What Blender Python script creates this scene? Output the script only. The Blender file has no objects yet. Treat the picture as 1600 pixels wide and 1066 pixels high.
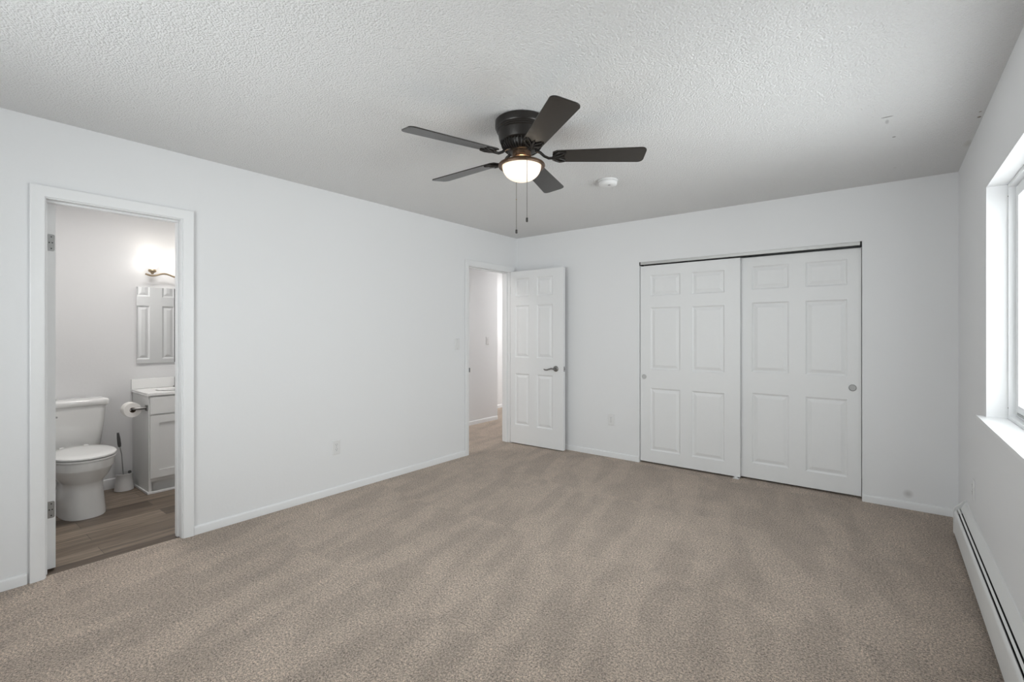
import bpy, math
from mathutils import Vector, Matrix
R = math.radians
SC = bpy.context.scene
COL = SC.collection

# ------------------------------------------------------------------ camera
cam_data = bpy.data.cameras.new('camera')
cam_data.sensor_width = 36.0
cam_data.lens = 749.0 / 1600 * 36
cam_data.shift_y = -13.0 / 1600
cam_data.clip_start = 0.02
cam = bpy.data.objects.new('camera', cam_data)
COL.objects.link(cam)
cam.location = (3.52, 0.0, 1.305)
cam.rotation_euler = (R(90), 0, R(37.99))
SC.camera = cam

# ------------------------------------------------------------------ world, lights, exposure
world = bpy.data.worlds.new('overcast_sky')
SC.world = world
world.use_nodes = True
wn = world.node_tree.nodes
wn['Background'].inputs['Color'].default_value = (0.965, 0.983, 1.0, 1)
wn['Background'].inputs['Strength'].default_value = 6.0
SC.view_settings.view_transform = 'Standard'
SC.view_settings.look = 'None'
SC.view_settings.gamma = 1
SC.view_settings.use_curve_mapping = False
SC.view_settings.exposure = 0.64

# room dimensions: left wall is x=0, closet wall is y=D, window wall is x=W
W, D, H, Y0 = 3.92, 4.60, 2.44, -0.52
T = 0.12
BX = -1.64                      # bathroom rear wall face
BY0, BY1 = 0.36, 2.45           # bathroom side walls
BZ = -0.012                     # bathroom floor level
HX = -1.10                      # hallway wall face
WIN = (1.62, 3.404, 0.876, 2.043)        # y0,y1,z0,z1 of window in the right wall
RWIN = (0.75, 2.65, 0.876, 2.043)        # x0,x1 of an unseen window added to the rear wall for daylight
DOOR1 = (0.484, 1.106, 2.02)
DOOR2 = (3.755, 4.475, 2.02)
CLO = (1.557, 3.371, 2.015)


def area_light(name, loc, rot, sx, sy, power, color=(1, 1, 1), portal=False):
    l = bpy.data.lights.new(name, 'AREA')
    l.shape = 'RECTANGLE'
    l.size, l.size_y = sx, sy
    l.energy = power
    l.color = color
    o = bpy.data.objects.new(name, l)
    COL.objects.link(o)
    o.location = loc
    o.rotation_euler = rot
    if portal:
        l.cycles.is_portal = True
    return o


# portals only steer the sampling of the sky through the window and the added rear one
area_light('window_portal', (W + 0.16, (WIN[0] + WIN[1]) / 2, (WIN[2] + WIN[3]) / 2), (0, R(90), 0),
           WIN[3] - WIN[2], WIN[1] - WIN[0], 1, portal=True)
area_light('added_window_portal', ((RWIN[0] + RWIN[1]) / 2, Y0 - 0.16, (RWIN[2] + RWIN[3]) / 2), (R(90), 0, 0),
           RWIN[1] - RWIN[0], RWIN[3] - RWIN[2], 1, portal=True)
# unseen fill lights added to brighten the hallway and the room beyond
area_light('added_hallway_light', (-0.6, 3.1, 2.42), (0, 0, 0), 0.35, 0.35, 6.5, (1.0, 0.97, 0.93))
# unseen fill light added under the bathroom ceiling
area_light('added_bathroom_light', (-0.62, 1.15, 2.42), (0, 0, 0), 0.3, 0.3, 9, (1.0, 0.975, 0.945))
area_light('added_far_hallway_light', (-0.6, 6.7, 2.42), (0, 0, 0), 0.6, 0.6, 19, (1.0, 0.98, 0.96))  # fill light added to brighten the far hallway, no fixture seen


# ------------------------------------------------------------------ node helpers
def new_mat(name):
    m = bpy.data.materials.new(name)
    m.use_nodes = True
    nt = m.node_tree
    b = nt.nodes['Principled BSDF']
    return m, nt, b


def N(nt, typ, **kw):
    n = nt.nodes.new(typ)
    for k, v in kw.items():
        if hasattr(n, k):
            setattr(n, k, v)
        else:
            n.inputs[k].default_value = v
    return n


def L(nt, a, b):
    nt.links.new(a, b)


def simple(name, color, rough=0.5, metal=0.0, bump=0.0, scale=60, spec=0.5, var=0.03):
    """plain surface with faint noise in tone and relief"""
    m, nt, b = new_mat(name)
    tc = N(nt, 'ShaderNodeTexCoord')
    no = N(nt, 'ShaderNodeTexNoise', Scale=scale, Detail=3.0)
    L(nt, tc.outputs['Object'], no.inputs['Vector'])
    mx = N(nt, 'ShaderNodeMix', data_type='RGBA')
    c = color
    mx.inputs['A'].default_value = (c[0] * (1 - var), c[1] * (1 - var), c[2] * (1 - var), 1)
    mx.inputs['B'].default_value = (min(1, c[0] * (1 + var)), min(1, c[1] * (1 + var)), min(1, c[2] * (1 + var)), 1)
    L(nt, no.outputs['Fac'], mx.inputs['Factor'])
    L(nt, mx.outputs['Result'], b.inputs['Base Color'])
    b.inputs['Roughness'].default_value = rough
    b.inputs['Metallic'].default_value = metal
    b.inputs['Specular IOR Level'].default_value = spec
    if bump:
        bp = N(nt, 'ShaderNodeBump', Strength=bump, Distance=0.002)
        L(nt, no.outputs['Fac'], bp.inputs['Height'])
        L(nt, bp.outputs['Normal'], b.inputs['Normal'])
    return m


def spot_mask(nt, vec, centre, radius, soft=0.35, stretch=(1, 1, 1)):
    """soft round mark at a point in the wall or ceiling: 1 at the centre"""
    s = N(nt, 'ShaderNodeVectorMath', operation='SUBTRACT')
    s.inputs[1].default_value = centre
    L(nt, vec, s.inputs[0])
    k = N(nt, 'ShaderNodeVectorMath', operation='MULTIPLY')
    k.inputs[1].default_value = stretch
    L(nt, s.outputs[0], k.inputs[0])
    ln = N(nt, 'ShaderNodeVectorMath', operation='LENGTH')
    L(nt, k.outputs[0], ln.inputs[0])
    mr = N(nt, 'ShaderNodeMapRange')
    mr.inputs['From Min'].default_value = radius
    mr.inputs['From Max'].default_value = radius * (1 - soft)
    L(nt, ln.outputs['Value'], mr.inputs['Value'])
    return mr.outputs['Result']


def mat_paint(name, color, marks=()):
    m, nt, b = new_mat(name)
    tc = N(nt, 'ShaderNodeTexCoord')
    no = N(nt, 'ShaderNodeTexNoise', Scale=55.0, Detail=2.0)
    L(nt, tc.outputs['Object'], no.inputs['Vector'])
    big = N(nt, 'ShaderNodeTexNoise', Scale=7.0, Detail=3.0)
    L(nt, tc.outputs['Object'], big.inputs['Vector'])
    ad = N(nt, 'ShaderNodeMath', operation='MULTIPLY_ADD')
    L(nt, big.outputs['Fac'], ad.inputs[0]); ad.inputs[1].default_value = 2.0
    L(nt, no.outputs['Fac'], ad.inputs[2])
    bp = N(nt, 'ShaderNodeBump', Strength=0.12, Distance=0.003)
    L(nt, ad.outputs[0], bp.inputs['Height'])
    L(nt, bp.outputs['Normal'], b.inputs['Normal'])
    col = N(nt, 'ShaderNodeRGB'); col.outputs[0].default_value = (*color, 1)
    out = col.outputs[0]
    for (c, r, soft, tint, stretch) in marks:
        f = spot_mask(nt, tc.outputs['Object'], c, r, soft, stretch)
        mx = N(nt, 'ShaderNodeMix', data_type='RGBA')
        L(nt, f, mx.inputs['Factor']); L(nt, out, mx.inputs['A'])
        mx.inputs['B'].default_value = (*tint, 1)
        out = mx.outputs['Result']
    L(nt, out, b.inputs['Base Color'])
    b.inputs['Roughness'].default_value = 0.55
    b.inputs['Specular IOR Level'].default_value = 0.3
    return m


def mat_popcorn():
    m, nt, b = new_mat('popcorn_ceiling')
    tc = N(nt, 'ShaderNodeTexCoord')
    v = N(nt, 'ShaderNodeTexVoronoi', feature='SMOOTH_F1', Scale=110.0, Smoothness=0.35)
    L(nt, tc.outputs['Object'], v.inputs['Vector'])
    no = N(nt, 'ShaderNodeTexNoise', Scale=170.0, Detail=3.0, Roughness=0.7)
    L(nt, tc.outputs['Object'], no.inputs['Vector'])
    mid = N(nt, 'ShaderNodeTexNoise', Scale=60.0, Detail=2.0)
    L(nt, tc.outputs['Object'], mid.inputs['Vector'])
    a = N(nt, 'ShaderNodeMath', operation='MULTIPLY_ADD'); a.inputs[1].default_value = -0.9
    L(nt, v.outputs['Distance'], a.inputs[0]); L(nt, no.outputs['Fac'], a.inputs[2])
    a2 = N(nt, 'ShaderNodeMath', operation='MULTIPLY_ADD'); a2.inputs[1].default_value = 0.8
    L(nt, mid.outputs['Fac'], a2.inputs[0]); L(nt, a.outputs[0], a2.inputs[2])
    bp = N(nt, 'ShaderNodeBump', Strength=0.6, Distance=0.009)
    L(nt, a2.outputs[0], bp.inputs['Height'])
    L(nt, bp.outputs['Normal'], b.inputs['Normal'])
    col = N(nt, 'ShaderNodeRGB'); col.outputs[0].default_value = (0.80, 0.80, 0.80, 1)
    out = col.outputs[0]
    g = (0.36, 0.35, 0.34)
    for (c, r, soft, tint, st) in [
            ((3.523, 3.203, H), 0.030, 0.3, g, (1.0, 4.0, 0)),
            ((3.523, 3.275, H), 0.040, 0.5, (0.6, 0.6, 0.6), (4.0, 1.0, 0)),
            ((3.555, 3.553, H), 0.010, 0.3, g, (1, 1, 0)),
            ((3.566, 4.22, H), 0.012, 0.7, (0.66, 0.65, 0.63), (1, 1, 0)),
            ((3.905, 3.50, H), 0.009, 0.3, (0.34, 0.30, 0.26), (1, .6, 0)),
            ((3.90, 3.42, H), 0.007, 0.3, (0.34, 0.30, 0.26), (1, 1, 0)),
            ((3.905, 3.95, H), 0.025, 0.9, (0.68, 0.67, 0.64), (1, .3, 0))]:
        f = spot_mask(nt, tc.outputs['Object'], c, r, soft, st)
        mx = N(nt, 'ShaderNodeMix', data_type='RGBA')
        L(nt, f, mx.inputs['Factor']); L(nt, out, mx.inputs['A'])
        mx.inputs['B'].default_value = (*tint, 1)
        out = mx.outputs['Result']
    L(nt, out, b.inputs['Base Color'])
    b.inputs['Roughness'].default_value = 0.9
    b.inputs['Specular IOR Level'].default_value = 0.1
    return m


def mat_carpet():
    m, nt, b = new_mat('taupe_carpet')
    tc = N(nt, 'ShaderNodeTexCoord')
    P = tc.outputs['Object']
    sep = N(nt, 'ShaderNodeSeparateXYZ'); L(nt, P, sep.inputs[0])
    # vacuum strokes: rows across the room, strokes along y, each row with its own set
    wob = N(nt, 'ShaderNodeTexNoise', Scale=1.7, Detail=3.0); L(nt, P, wob.inputs['Vector'])
    yy = N(nt, 'ShaderNodeMath', operation='MULTIPLY_ADD'); yy.inputs[1].default_value = 0.34
    L(nt, wob.outputs['Fac'], yy.inputs[0]); L(nt, sep.outputs['Y'], yy.inputs[2])
    sh = N(nt, 'ShaderNodeMath', operation='SUBTRACT'); L(nt, yy.outputs[0], sh.inputs[0]); sh.inputs[1].default_value = 0.69
    row = N(nt, 'ShaderNodeMath', operation='FLOOR'); fr = N(nt, 'ShaderNodeMath', operation='FRACT')
    L(nt, sh.outputs[0], row.inputs[0]); L(nt, sh.outputs[0], fr.inputs[0])
    sk = N(nt, 'ShaderNodeMath', operation='MULTIPLY_ADD'); sk.inputs[1].default_value = 0.22
    L(nt, fr.outputs[0], sk.inputs[0]); L(nt, sep.outputs['X'], sk.inputs[2])
    cmb = N(nt, 'ShaderNodeCombineXYZ'); L(nt, sk.outputs[0], cmb.inputs['X'])
    r2 = N(nt, 'ShaderNodeMath', operation='MULTIPLY'); L(nt, row.outputs[0], r2.inputs[0]); r2.inputs[1].default_value = 7.31
    L(nt, r2.outputs[0], cmb.inputs['Y'])
    fr2 = N(nt, 'ShaderNodeMath', operation='MULTIPLY'); L(nt, fr.outputs[0], fr2.inputs[0]); fr2.inputs[1].default_value = 0.22
    L(nt, fr2.outputs[0], cmb.inputs['Z'])
    st = N(nt, 'ShaderNodeTexNoise', Scale=7.5, Detail=0.6, Roughness=0.5); L(nt, cmb.outputs[0], st.inputs['Vector'])
    sr = N(nt, 'ShaderNodeMapRange'); sr.inputs['From Min'].default_value = 0.43; sr.inputs['From Max'].default_value = 0.57
    L(nt, st.outputs['Fac'], sr.inputs['Value'])
    # tufts
    tuft = N(nt, 'ShaderNodeTexVoronoi', feature='SMOOTH_F1', Scale=150.0, Smoothness=0.5); L(nt, P, tuft.inputs['Vector'])
    n1 = N(nt, 'ShaderNodeTexNoise', Scale=260.0, Detail=3.0, Roughness=0.7); L(nt, P, n1.inputs['Vector'])
    n2 = N(nt, 'ShaderNodeTexNoise', Scale=112.0, Detail=3.0, Roughness=0.65, Distortion=0.4); L(nt, P, n2.inputs['Vector'])
    pile = N(nt, 'ShaderNodeMath', operation='MULTIPLY_ADD'); pile.inputs[1].default_value = -0.25
    L(nt, tuft.outputs['Distance'], pile.inputs[0]); L(nt, n2.outputs['Fac'], pile.inputs[2])
    pile2 = N(nt, 'ShaderNodeMath', operation='MULTIPLY_ADD'); pile2.inputs[1].default_value = 0.6
    L(nt, n1.outputs['Fac'], pile2.inputs[0]); L(nt, pile.outputs[0], pile2.inputs[2])
    bp = N(nt, 'ShaderNodeBump', Strength=0.9, Distance=0.011)
    L(nt, pile2.outputs[0], bp.inputs['Height']); L(nt, bp.outputs['Normal'], b.inputs['Normal'])
    cr = N(nt, 'ShaderNodeValToRGB')
    e = cr.color_ramp.elements
    e[0].position = 0.385; e[0].color = (0.12, 0.092, 0.072, 1)
    e[1].position = 0.615; e[1].color = (0.92, 0.76, 0.63, 1)
    k = e.new(0.5); k.color = (0.50, 0.402, 0.324, 1)
    mixn = N(nt, 'ShaderNodeMix', data_type='FLOAT'); mixn.inputs['Factor'].default_value = 0.5
    L(nt, n1.outputs['Fac'], mixn.inputs['A']); L(nt, n2.outputs['Fac'], mixn.inputs['B'])
    L(nt, mixn.outputs['Result'], cr.inputs['Fac'])
    big = N(nt, 'ShaderNodeTexNoise', Scale=3.0, Detail=9.0, Roughness=0.78); L(nt, P, big.inputs['Vector'])
    tone = N(nt, 'ShaderNodeMapRange'); tone.inputs['To Min'].default_value = 0.90; tone.inputs['To Max'].default_value = 1.06
    L(nt, sr.outputs['Result'], tone.inputs['Value'])
    tb = N(nt, 'ShaderNodeMapRange'); tb.inputs['From Min'].default_value = 0.3; tb.inputs['From Max'].default_value = 0.7
    tb.inputs['To Min'].default_value = 0.86; tb.inputs['To Max'].default_value = 1.14
    L(nt, big.outputs['Fac'], tb.inputs['Value'])
    tt = N(nt, 'ShaderNodeMath', operation='MULTIPLY'); L(nt, tone.outputs[0], tt.inputs[0]); L(nt, tb.outputs[0], tt.inputs[1])
    hs = N(nt, 'ShaderNodeVectorMath', operation='SCALE'); L(nt, cr.outputs['Color'], hs.inputs[0]); L(nt, tt.outputs[0], hs.inputs['Scale'])
    L(nt, hs.outputs[0], b.inputs['Base Color'])
    b.inputs['Roughness'].default_value = 1.0
    b.inputs['Specular IOR Level'].default_value = 0.05
    b.inputs['Sheen Weight'].default_value = 0.25
    b.inputs['Sheen Roughness'].default_value = 0.6
    return m


def mat_planks():
    m, nt, b = new_mat('vinyl_planks')
    tc = N(nt, 'ShaderNodeTexCoord')
    sep = N(nt, 'ShaderNodeSeparateXYZ'); L(nt, tc.outputs['Object'], sep.inputs[0])
    cmb = N(nt, 'ShaderNodeCombineXYZ'); L(nt, sep.outputs['Y'], cmb.inputs['X']); L(nt, sep.outputs['X'], cmb.inputs['Y'])
    br = N(nt, 'ShaderNodeTexBrick', offset=0.37, Scale=1.0)
    br.inputs['Color1'].default_value = (0.092, 0.067, 0.049, 1)
    br.inputs['Color2'].default_value = (0.235, 0.184, 0.140, 1)
    br.inputs['Mortar'].default_value = (0.055, 0.043, 0.035, 1)
    br.inputs['Mortar Size'].default_value = 0.0012
    br.inputs['Brick Width'].default_value = 1.2
    br.inputs['Row Height'].default_value = 0.15
    L(nt, cmb.outputs[0], br.inputs['Vector'])
    mp = N(nt, 'ShaderNodeMapping'); mp.inputs['Scale'].default_value = (3.0, 34, 1)
    L(nt, cmb.outputs[0], mp.inputs['Vector'])
    g = N(nt, 'ShaderNodeTexNoise', Scale=1.0, Detail=6.0, Roughness=0.65, Distortion=0.6); L(nt, mp.outputs[0], g.inputs['Vector'])
    mr = N(nt, 'ShaderNodeMapRange'); mr.inputs['From Min'].default_value = 0.25; mr.inputs['From Max'].default_value = 0.75
    mr.inputs['To Min'].default_value = 0.4; mr.inputs['To Max'].default_value = 1.7
    L(nt, g.outputs['Fac'], mr.inputs['Value'])
    sc = N(nt, 'ShaderNodeVectorMath', operation='SCALE'); L(nt, br.outputs['Color'], sc.inputs[0]); L(nt, mr.outputs[0], sc.inputs['Scale'])
    L(nt, sc.outputs[0], b.inputs['Base Color'])
    bp = N(nt, 'ShaderNodeBump', Strength=0.15, Distance=0.002); L(nt, g.outputs['Fac'], bp.inputs['Height'])
    L(nt, bp.outputs['Normal'], b.inputs['Normal'])
    b.inputs['Roughness'].default_value = 0.42
    return m


def mat_emit(name, color, strength, rough=0.25):
    m, nt, b = new_mat(name)
    b.inputs['Base Color'].default_value = (0.85, 0.82, 0.76, 1)
    b.inputs['Roughness'].default_value = rough
    tc = N(nt, 'ShaderNodeTexCoord')
    no = N(nt, 'ShaderNodeTexNoise', Scale=9.0, Detail=2.0); L(nt, tc.outputs['Object'], no.inputs['Vector'])
    mr = N(nt, 'ShaderNodeMapRange'); mr.inputs['To Min'].default_value = strength * .9; mr.inputs['To Max'].default_value = strength * 1.1
    L(nt, no.outputs['Fac'], mr.inputs['Value'])
    b.inputs['Emission Color'].default_value = (*color, 1)
    L(nt, mr.outputs[0], b.inputs['Emission Strength'])
    return m


def mat_pane():
    m, nt, b = new_mat('clear_glass_pane')
    nt.nodes.remove(b)
    tr = N(nt, 'ShaderNodeBsdfTransparent'); tr.inputs['Color'].default_value = (0.97, 0.985, 0.98, 1)
    gl = N(nt, 'ShaderNodeBsdfGlossy'); gl.inputs['Roughness'].default_value = 0.02
    fr = N(nt, 'ShaderNodeFresnel'); fr.inputs['IOR'].default_value = 1.45
    ml = N(nt, 'ShaderNodeMath', operation='MULTIPLY'); L(nt, fr.outputs[0], ml.inputs[0]); ml.inputs[1].default_value = 0.6
    mx = N(nt, 'ShaderNodeMixShader'); L(nt, ml.outputs[0], mx.inputs[0]); L(nt, tr.outputs[0], mx.inputs[1]); L(nt, gl.outputs[0], mx.inputs[2])
    L(nt, mx.outputs[0], nt.nodes['Material Output'].inputs['Surface'])
    return m


WALLC = (0.84, 0.845, 0.855)
M = dict(
    wall=mat_paint('white_wall_paint', WALLC, marks=[((3.647, D, 0.112), 0.036, 0.8, (0.62, 0.615, 0.61), (1, 0, 1))]),
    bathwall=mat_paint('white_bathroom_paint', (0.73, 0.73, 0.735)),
    ceiling=mat_popcorn(),
    carpet=mat_carpet(),
    planks=mat_planks(),
    trim=simple('white_trim_paint', (0.85, 0.855, 0.862), 0.38, bump=0.05, scale=25, var=0.01),
    door=simple('white_door_paint', (0.84, 0.845, 0.85), 0.42, bump=0.05, scale=25, var=0.01),
    vinyl=simple('white_window_vinyl', (0.86, 0.87, 0.88), 0.35, var=0.01),
    plastic=simple('white_plastic', (0.80, 0.80, 0.80), 0.35, var=0.01),
    slot=simple('dark_slot', (0.03, 0.03, 0.03), 0.6),
    enamel=simple('heater_enamel', (0.80, 0.805, 0.80), 0.35, var=0.01),
    black=simple('heater_dark_inside', (0.02, 0.02, 0.02), 0.7),
    nickel=simple('satin_nickel', (0.27, 0.265, 0.26), 0.34, metal=1.0),
    pull=simple('brushed_pull_metal', (0.40, 0.40, 0.40), 0.45, metal=0.7),
    pale=simple('pale_satin_metal', (0.55, 0.55, 0.55), 0.4, metal=0.45),
    hinge=simple('hinge_steel', (0.34, 0.34, 0.335), 0.4, metal=0.8),
    alu=simple('track_aluminium', (0.55, 0.55, 0.54), 0.4, metal=0.6),
    bronze=simple('fan_black_bronze', (0.022, 0.019, 0.017), 0.32, metal=0.35, var=0.1),
    brown=simple('fan_brown_bronze', (0.10, 0.058, 0.034), 0.38, metal=0.5, var=0.1),
    blade=simple('blade_espresso', (0.026, 0.0225, 0.019), 0.27, var=0.15, scale=14, spec=0.45),
    chain=simple('chain_metal', (0.16, 0.14, 0.12), 0.35, metal=0.8),
    bowl=mat_emit('lit_frosted_bowl', (1.0, 0.80, 0.58), 0.55),
    shade=mat_emit('lit_shade_glass', (1.0, 0.965, 0.92), 2.4),
    ceramic=simple('glazed_ceramic', (0.82, 0.82, 0.81), 0.08, var=0.005, spec=0.6),
    seatp=simple('seat_plastic', (0.84, 0.84, 0.83), 0.2, var=0.005),
    cabinet=simple('cabinet_paint', (0.78, 0.78, 0.77), 0.4, var=0.01),
    stone=simple('white_vanity_top', (0.86, 0.86, 0.85), 0.15, var=0.01),
    mirror=simple('mirror_glass', (0.94, 0.95, 0.95), 0.015, metal=1.0, var=0.0),
    paper=simple('toilet_tissue', (0.84, 0.82, 0.79), 0.95, bump=0.2, scale=120),
    card=simple('cardboard_core', (0.20, 0.14, 0.09), 0.9),
    grip=simple('grey_grip', (0.10, 0.10, 0.10), 0.4),
    brass=simple('brushed_champagne_metal', (0.45, 0.36, 0.25), 0.35, metal=0.9),
    pane=mat_pane(),
)


# ------------------------------------------------------------------ mesh helpers
class MB:
    def __init__(self):
        self.v, self.f = [], []

    def add(self, verts, faces):
        n = len(self.v)
        self.v += [tuple(p) for p in verts]
        self.f += [tuple(i + n for i in q) for q in faces]
        return self

    def box(self, a, b):
        x0, y0, z0 = [min(p, q) for p, q in zip(a, b)]
        x1, y1, z1 = [max(p, q) for p, q in zip(a, b)]
        v = [(x0, y0, z0), (x1, y0, z0), (x1, y1, z0), (x0, y1, z0), (x0, y0, z1), (x1, y0, z1), (x1, y1, z1), (x0, y1, z1)]
        return self.add(v, [(0, 3, 2, 1), (4, 5, 6, 7), (0, 1, 5, 4), (1, 2, 6, 5), (2, 3, 7, 6), (3, 0, 4, 7)])

    def rings(self, rings, cap0=True, cap1=True):
        n = len(rings[0])
        v = [p for r in rings for p in r]
        f = []
        for i in range(len(rings) - 1):
            for j in range(n):
                k = (j + 1) % n
                f.append((i * n + j, i * n + k, (i + 1) * n + k, (i + 1) * n + j))
        if cap0:
            f.append(tuple(reversed(range(n))))
        if cap1:
            f.append(tuple(range((len(rings) - 1) * n, len(rings) * n)))
        return self.add(v, f)

    def lathe(self, prof, centre=(0, 0, 0), axis='z', n=40, cap0=True, cap1=True):
        """prof: list of (radius, height along axis)"""
        rings = []
        for r, h in prof:
            ring = []
            for k in range(n):
                a = 2 * math.pi * k / n
                c, s = r * math.cos(a), r * math.sin(a)
                p = {'z': (c, s, h), 'x': (h, c, s), 'y': (s, h, c)}[axis]
                ring.append((p[0] + centre[0], p[1] + centre[1], p[2] + centre[2]))
            rings.append(ring)
        return self.rings(rings, cap0, cap1)

    def tube(self, pts, r, n=12):
        pts = [Vector(p) for p in pts]
        rr = r if isinstance(r, (list, tuple)) else [r] * len(pts)
        rings = []
        up = Vector((0, 0, 1))
        t0 = (pts[1] - pts[0]).normalized()
        if abs(t0.dot(up)) > 0.95:
            up = Vector((1, 0, 0))
        u = (up - t0 * up.dot(t0)).normalized()
        for i, p in enumerate(pts):
            t = (pts[min(i + 1, len(pts) - 1)] - pts[max(i - 1, 0)]).normalized()
            u = (u - t * u.dot(t)).normalized()
            w = t.cross(u)
            rings.append([p + (u * math.cos(2 * math.pi * k / n) + w * math.sin(2 * math.pi * k / n)) * rr[i] for k in range(n)])
        return self.rings(rings)

    def extrude(self, poly, axis, a, b):
        """polygon in the plane across an axis, swept from a to b. axis y: poly=(x,z); x: (y,z); z: (x,y)"""
        def P(p, h):
            return {'y': (p[0], h, p[1]), 'x': (h, p[0], p[1]), 'z': (p[0], p[1], h)}[axis]
        return self.rings([[P(p, a) for p in poly], [P(p, b) for p in poly]])

    def xf(self, mat):
        self.v = [tuple(mat @ Vector(p)) for p in self.v]
        return self

    def build(self, name, mat, parent=None, smooth=None, bevel=0.0, segs=2, mats=None):
        import bmesh
        me = bpy.data.meshes.new(name)
        me.from_pydata(self.v, [], self.f)
        me.materials.append(mat)
        bm = bmesh.new(); bm.from_mesh(me)
        bmesh.ops.recalc_face_normals(bm, faces=bm.faces)
        bm.to_mesh(me); bm.free()
        o = bpy.data.objects.new(name, me)
        COL.objects.link(o)
        if parent is not None:
            o.parent = parent
        if smooth:
            me.shade_smooth()
            me.set_sharp_from_angle(angle=R(smooth))
        if bevel:
            b = o.modifiers.new('bevel', 'BEVEL')
            b.width = bevel; b.segments = segs; b.limit_method = 'ANGLE'; b.angle_limit = R(40)
        return o


def tag(o, label=None, cat=None, group=None, kind=None):
    if label: o['label'] = label
    if cat: o['category'] = cat
    if group: o['group'] = group
    if kind: o['kind'] = kind
    return o


def empty(name, loc=(0, 0, 0), rz=0.0):
    o = bpy.data.objects.new(name, None)
    o.empty_display_size = 0.1
    COL.objects.link(o)
    o.location = loc
    o.rotation_euler = (0, 0, rz)
    return o


def copy_tree(o, parent=None):
    c = o.copy(); COL.objects.link(c); c.parent = parent
    for ch in list(o.children):
        copy_tree(ch, c)
    return c


def structure(o, label, cat):
    return tag(o, label, cat, kind='structure')


# ------------------------------------------------------------------ room shell
def wall_y(x0, x1, y0, y1, holes, z0=-0.1, z1=H, m=None):
    """wall that runs along y; holes are (y0, y1, z0, z1)"""
    m = m or MB()
    cuts = sorted(holes)
    y = y0
    for a, b, c, d in cuts:
        if a > y: m.box((x0, y, z0), (x1, a, z1))
        if c > z0: m.box((x0, a, z0), (x1, b, c))
        if d < z1: m.box((x0, a, d), (x1, b, z1))
        y = b
    if y < y1: m.box((x0, y, z0), (x1, y1, z1))
    return m


def wall_x(y0, y1, x0, x1, holes, z0=-0.1, z1=H):
    m = wall_y(y0, y1, x0, x1, holes, z0, z1)
    m.v = [(q, p, r) for p, q, r in m.v]
    return m


JB = 0.018   # jamb board
structure(wall_y(-T, 0, Y0 - T, D + T, [(DOOR1[0] - JB, DOOR1[1] + JB, -0.1, DOOR1[2] + JB),
                                       (DOOR2[0] - JB, DOOR2[1] + JB, -0.1, DOOR2[2] + JB)]).build('wall_left', M['wall']),
          'white painted wall with the two open doorways', 'wall')
structure(wall_x(D, D + T, 0, W + T, [(CLO[0], CLO[1], -0.1, CLO[2])]).build('wall_back', M['wall']),
          'white painted wall around the sliding closet doors', 'wall')
structure(wall_y(W, W + 0.16, Y0 - 0.16, D, [WIN]).build('wall_right', M['wall']),
          'white painted wall with the window and baseboard heater', 'wall')
structure(wall_x(Y0 - 0.16, Y0, 0, W, [RWIN]).build('wall_rear', M['wall']),
          'white painted wall behind the camera with a window added for daylight', 'wall')
structure(MB().box((-T, Y0 - 0.16, H), (W + 0.16, D + T, H + 0.1)).build('ceiling', M['ceiling']),
          'white popcorn textured bedroom ceiling', 'ceiling')
fl = MB()
fl.box((0, Y0, -0.06), (W, D, 0))
fl.box((-0.03, DOOR1[0] - JB, -0.06), (0, DOOR1[1] + JB, 0))
fl.box((-T, DOOR2[0] - JB, -0.06), (0, DOOR2[1] + JB, 0))
fl.box((HX, 2.57, -0.06), (-T, 5.56, 0))
fl.box((-1.78, 5.56, -0.06), (-T, 8.0, 0))
fl.box((CLO[0] - 0.1, D, -0.06), (CLO[1] + 0.1, D + 0.7, 0))
structure(fl.build('floor', M['carpet']), 'taupe cut pile carpet with vacuum strokes', 'floor')
structure(MB().box((BX, BY0, -0.1), (-T, BY1, BZ)).box((-T, DOOR1[0] - JB, -0.1), (-0.03, DOOR1[1] + JB, BZ))
          .build('floor_bathroom', M['planks']), 'brown wood look plank floor in the bathroom', 'floor')
# closet inside
structure(MB().box((CLO[0] - 0.22, D + 0.7, -0.1), (CLO[1] + 0.22, D + 0.8, H))
          .box((CLO[0] - 0.22, D + T, -0.1), (CLO[0] - 0.1, D + 0.7, H))
          .box((CLO[1] + 0.1, D + T, -0.1), (CLO[1] + 0.22, D + 0.7, H))
          .box((CLO[0] - 0.22, D + T, H), (CLO[1] + 0.22, D + 0.8, H + 0.1))
          .build('wall_closet', M['wall']), 'white inside walls of the closet behind the sliding doors', 'wall')
# bathroom shell
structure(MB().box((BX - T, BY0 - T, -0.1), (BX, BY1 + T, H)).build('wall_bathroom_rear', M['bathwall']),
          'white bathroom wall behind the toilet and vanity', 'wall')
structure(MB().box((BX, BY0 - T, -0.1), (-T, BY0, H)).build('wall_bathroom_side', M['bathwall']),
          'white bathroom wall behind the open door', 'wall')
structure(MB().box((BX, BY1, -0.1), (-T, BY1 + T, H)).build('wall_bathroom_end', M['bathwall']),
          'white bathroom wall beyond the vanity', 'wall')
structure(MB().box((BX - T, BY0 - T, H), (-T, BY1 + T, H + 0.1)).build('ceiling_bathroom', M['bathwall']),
          'smooth white bathroom ceiling', 'ceiling')
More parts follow.
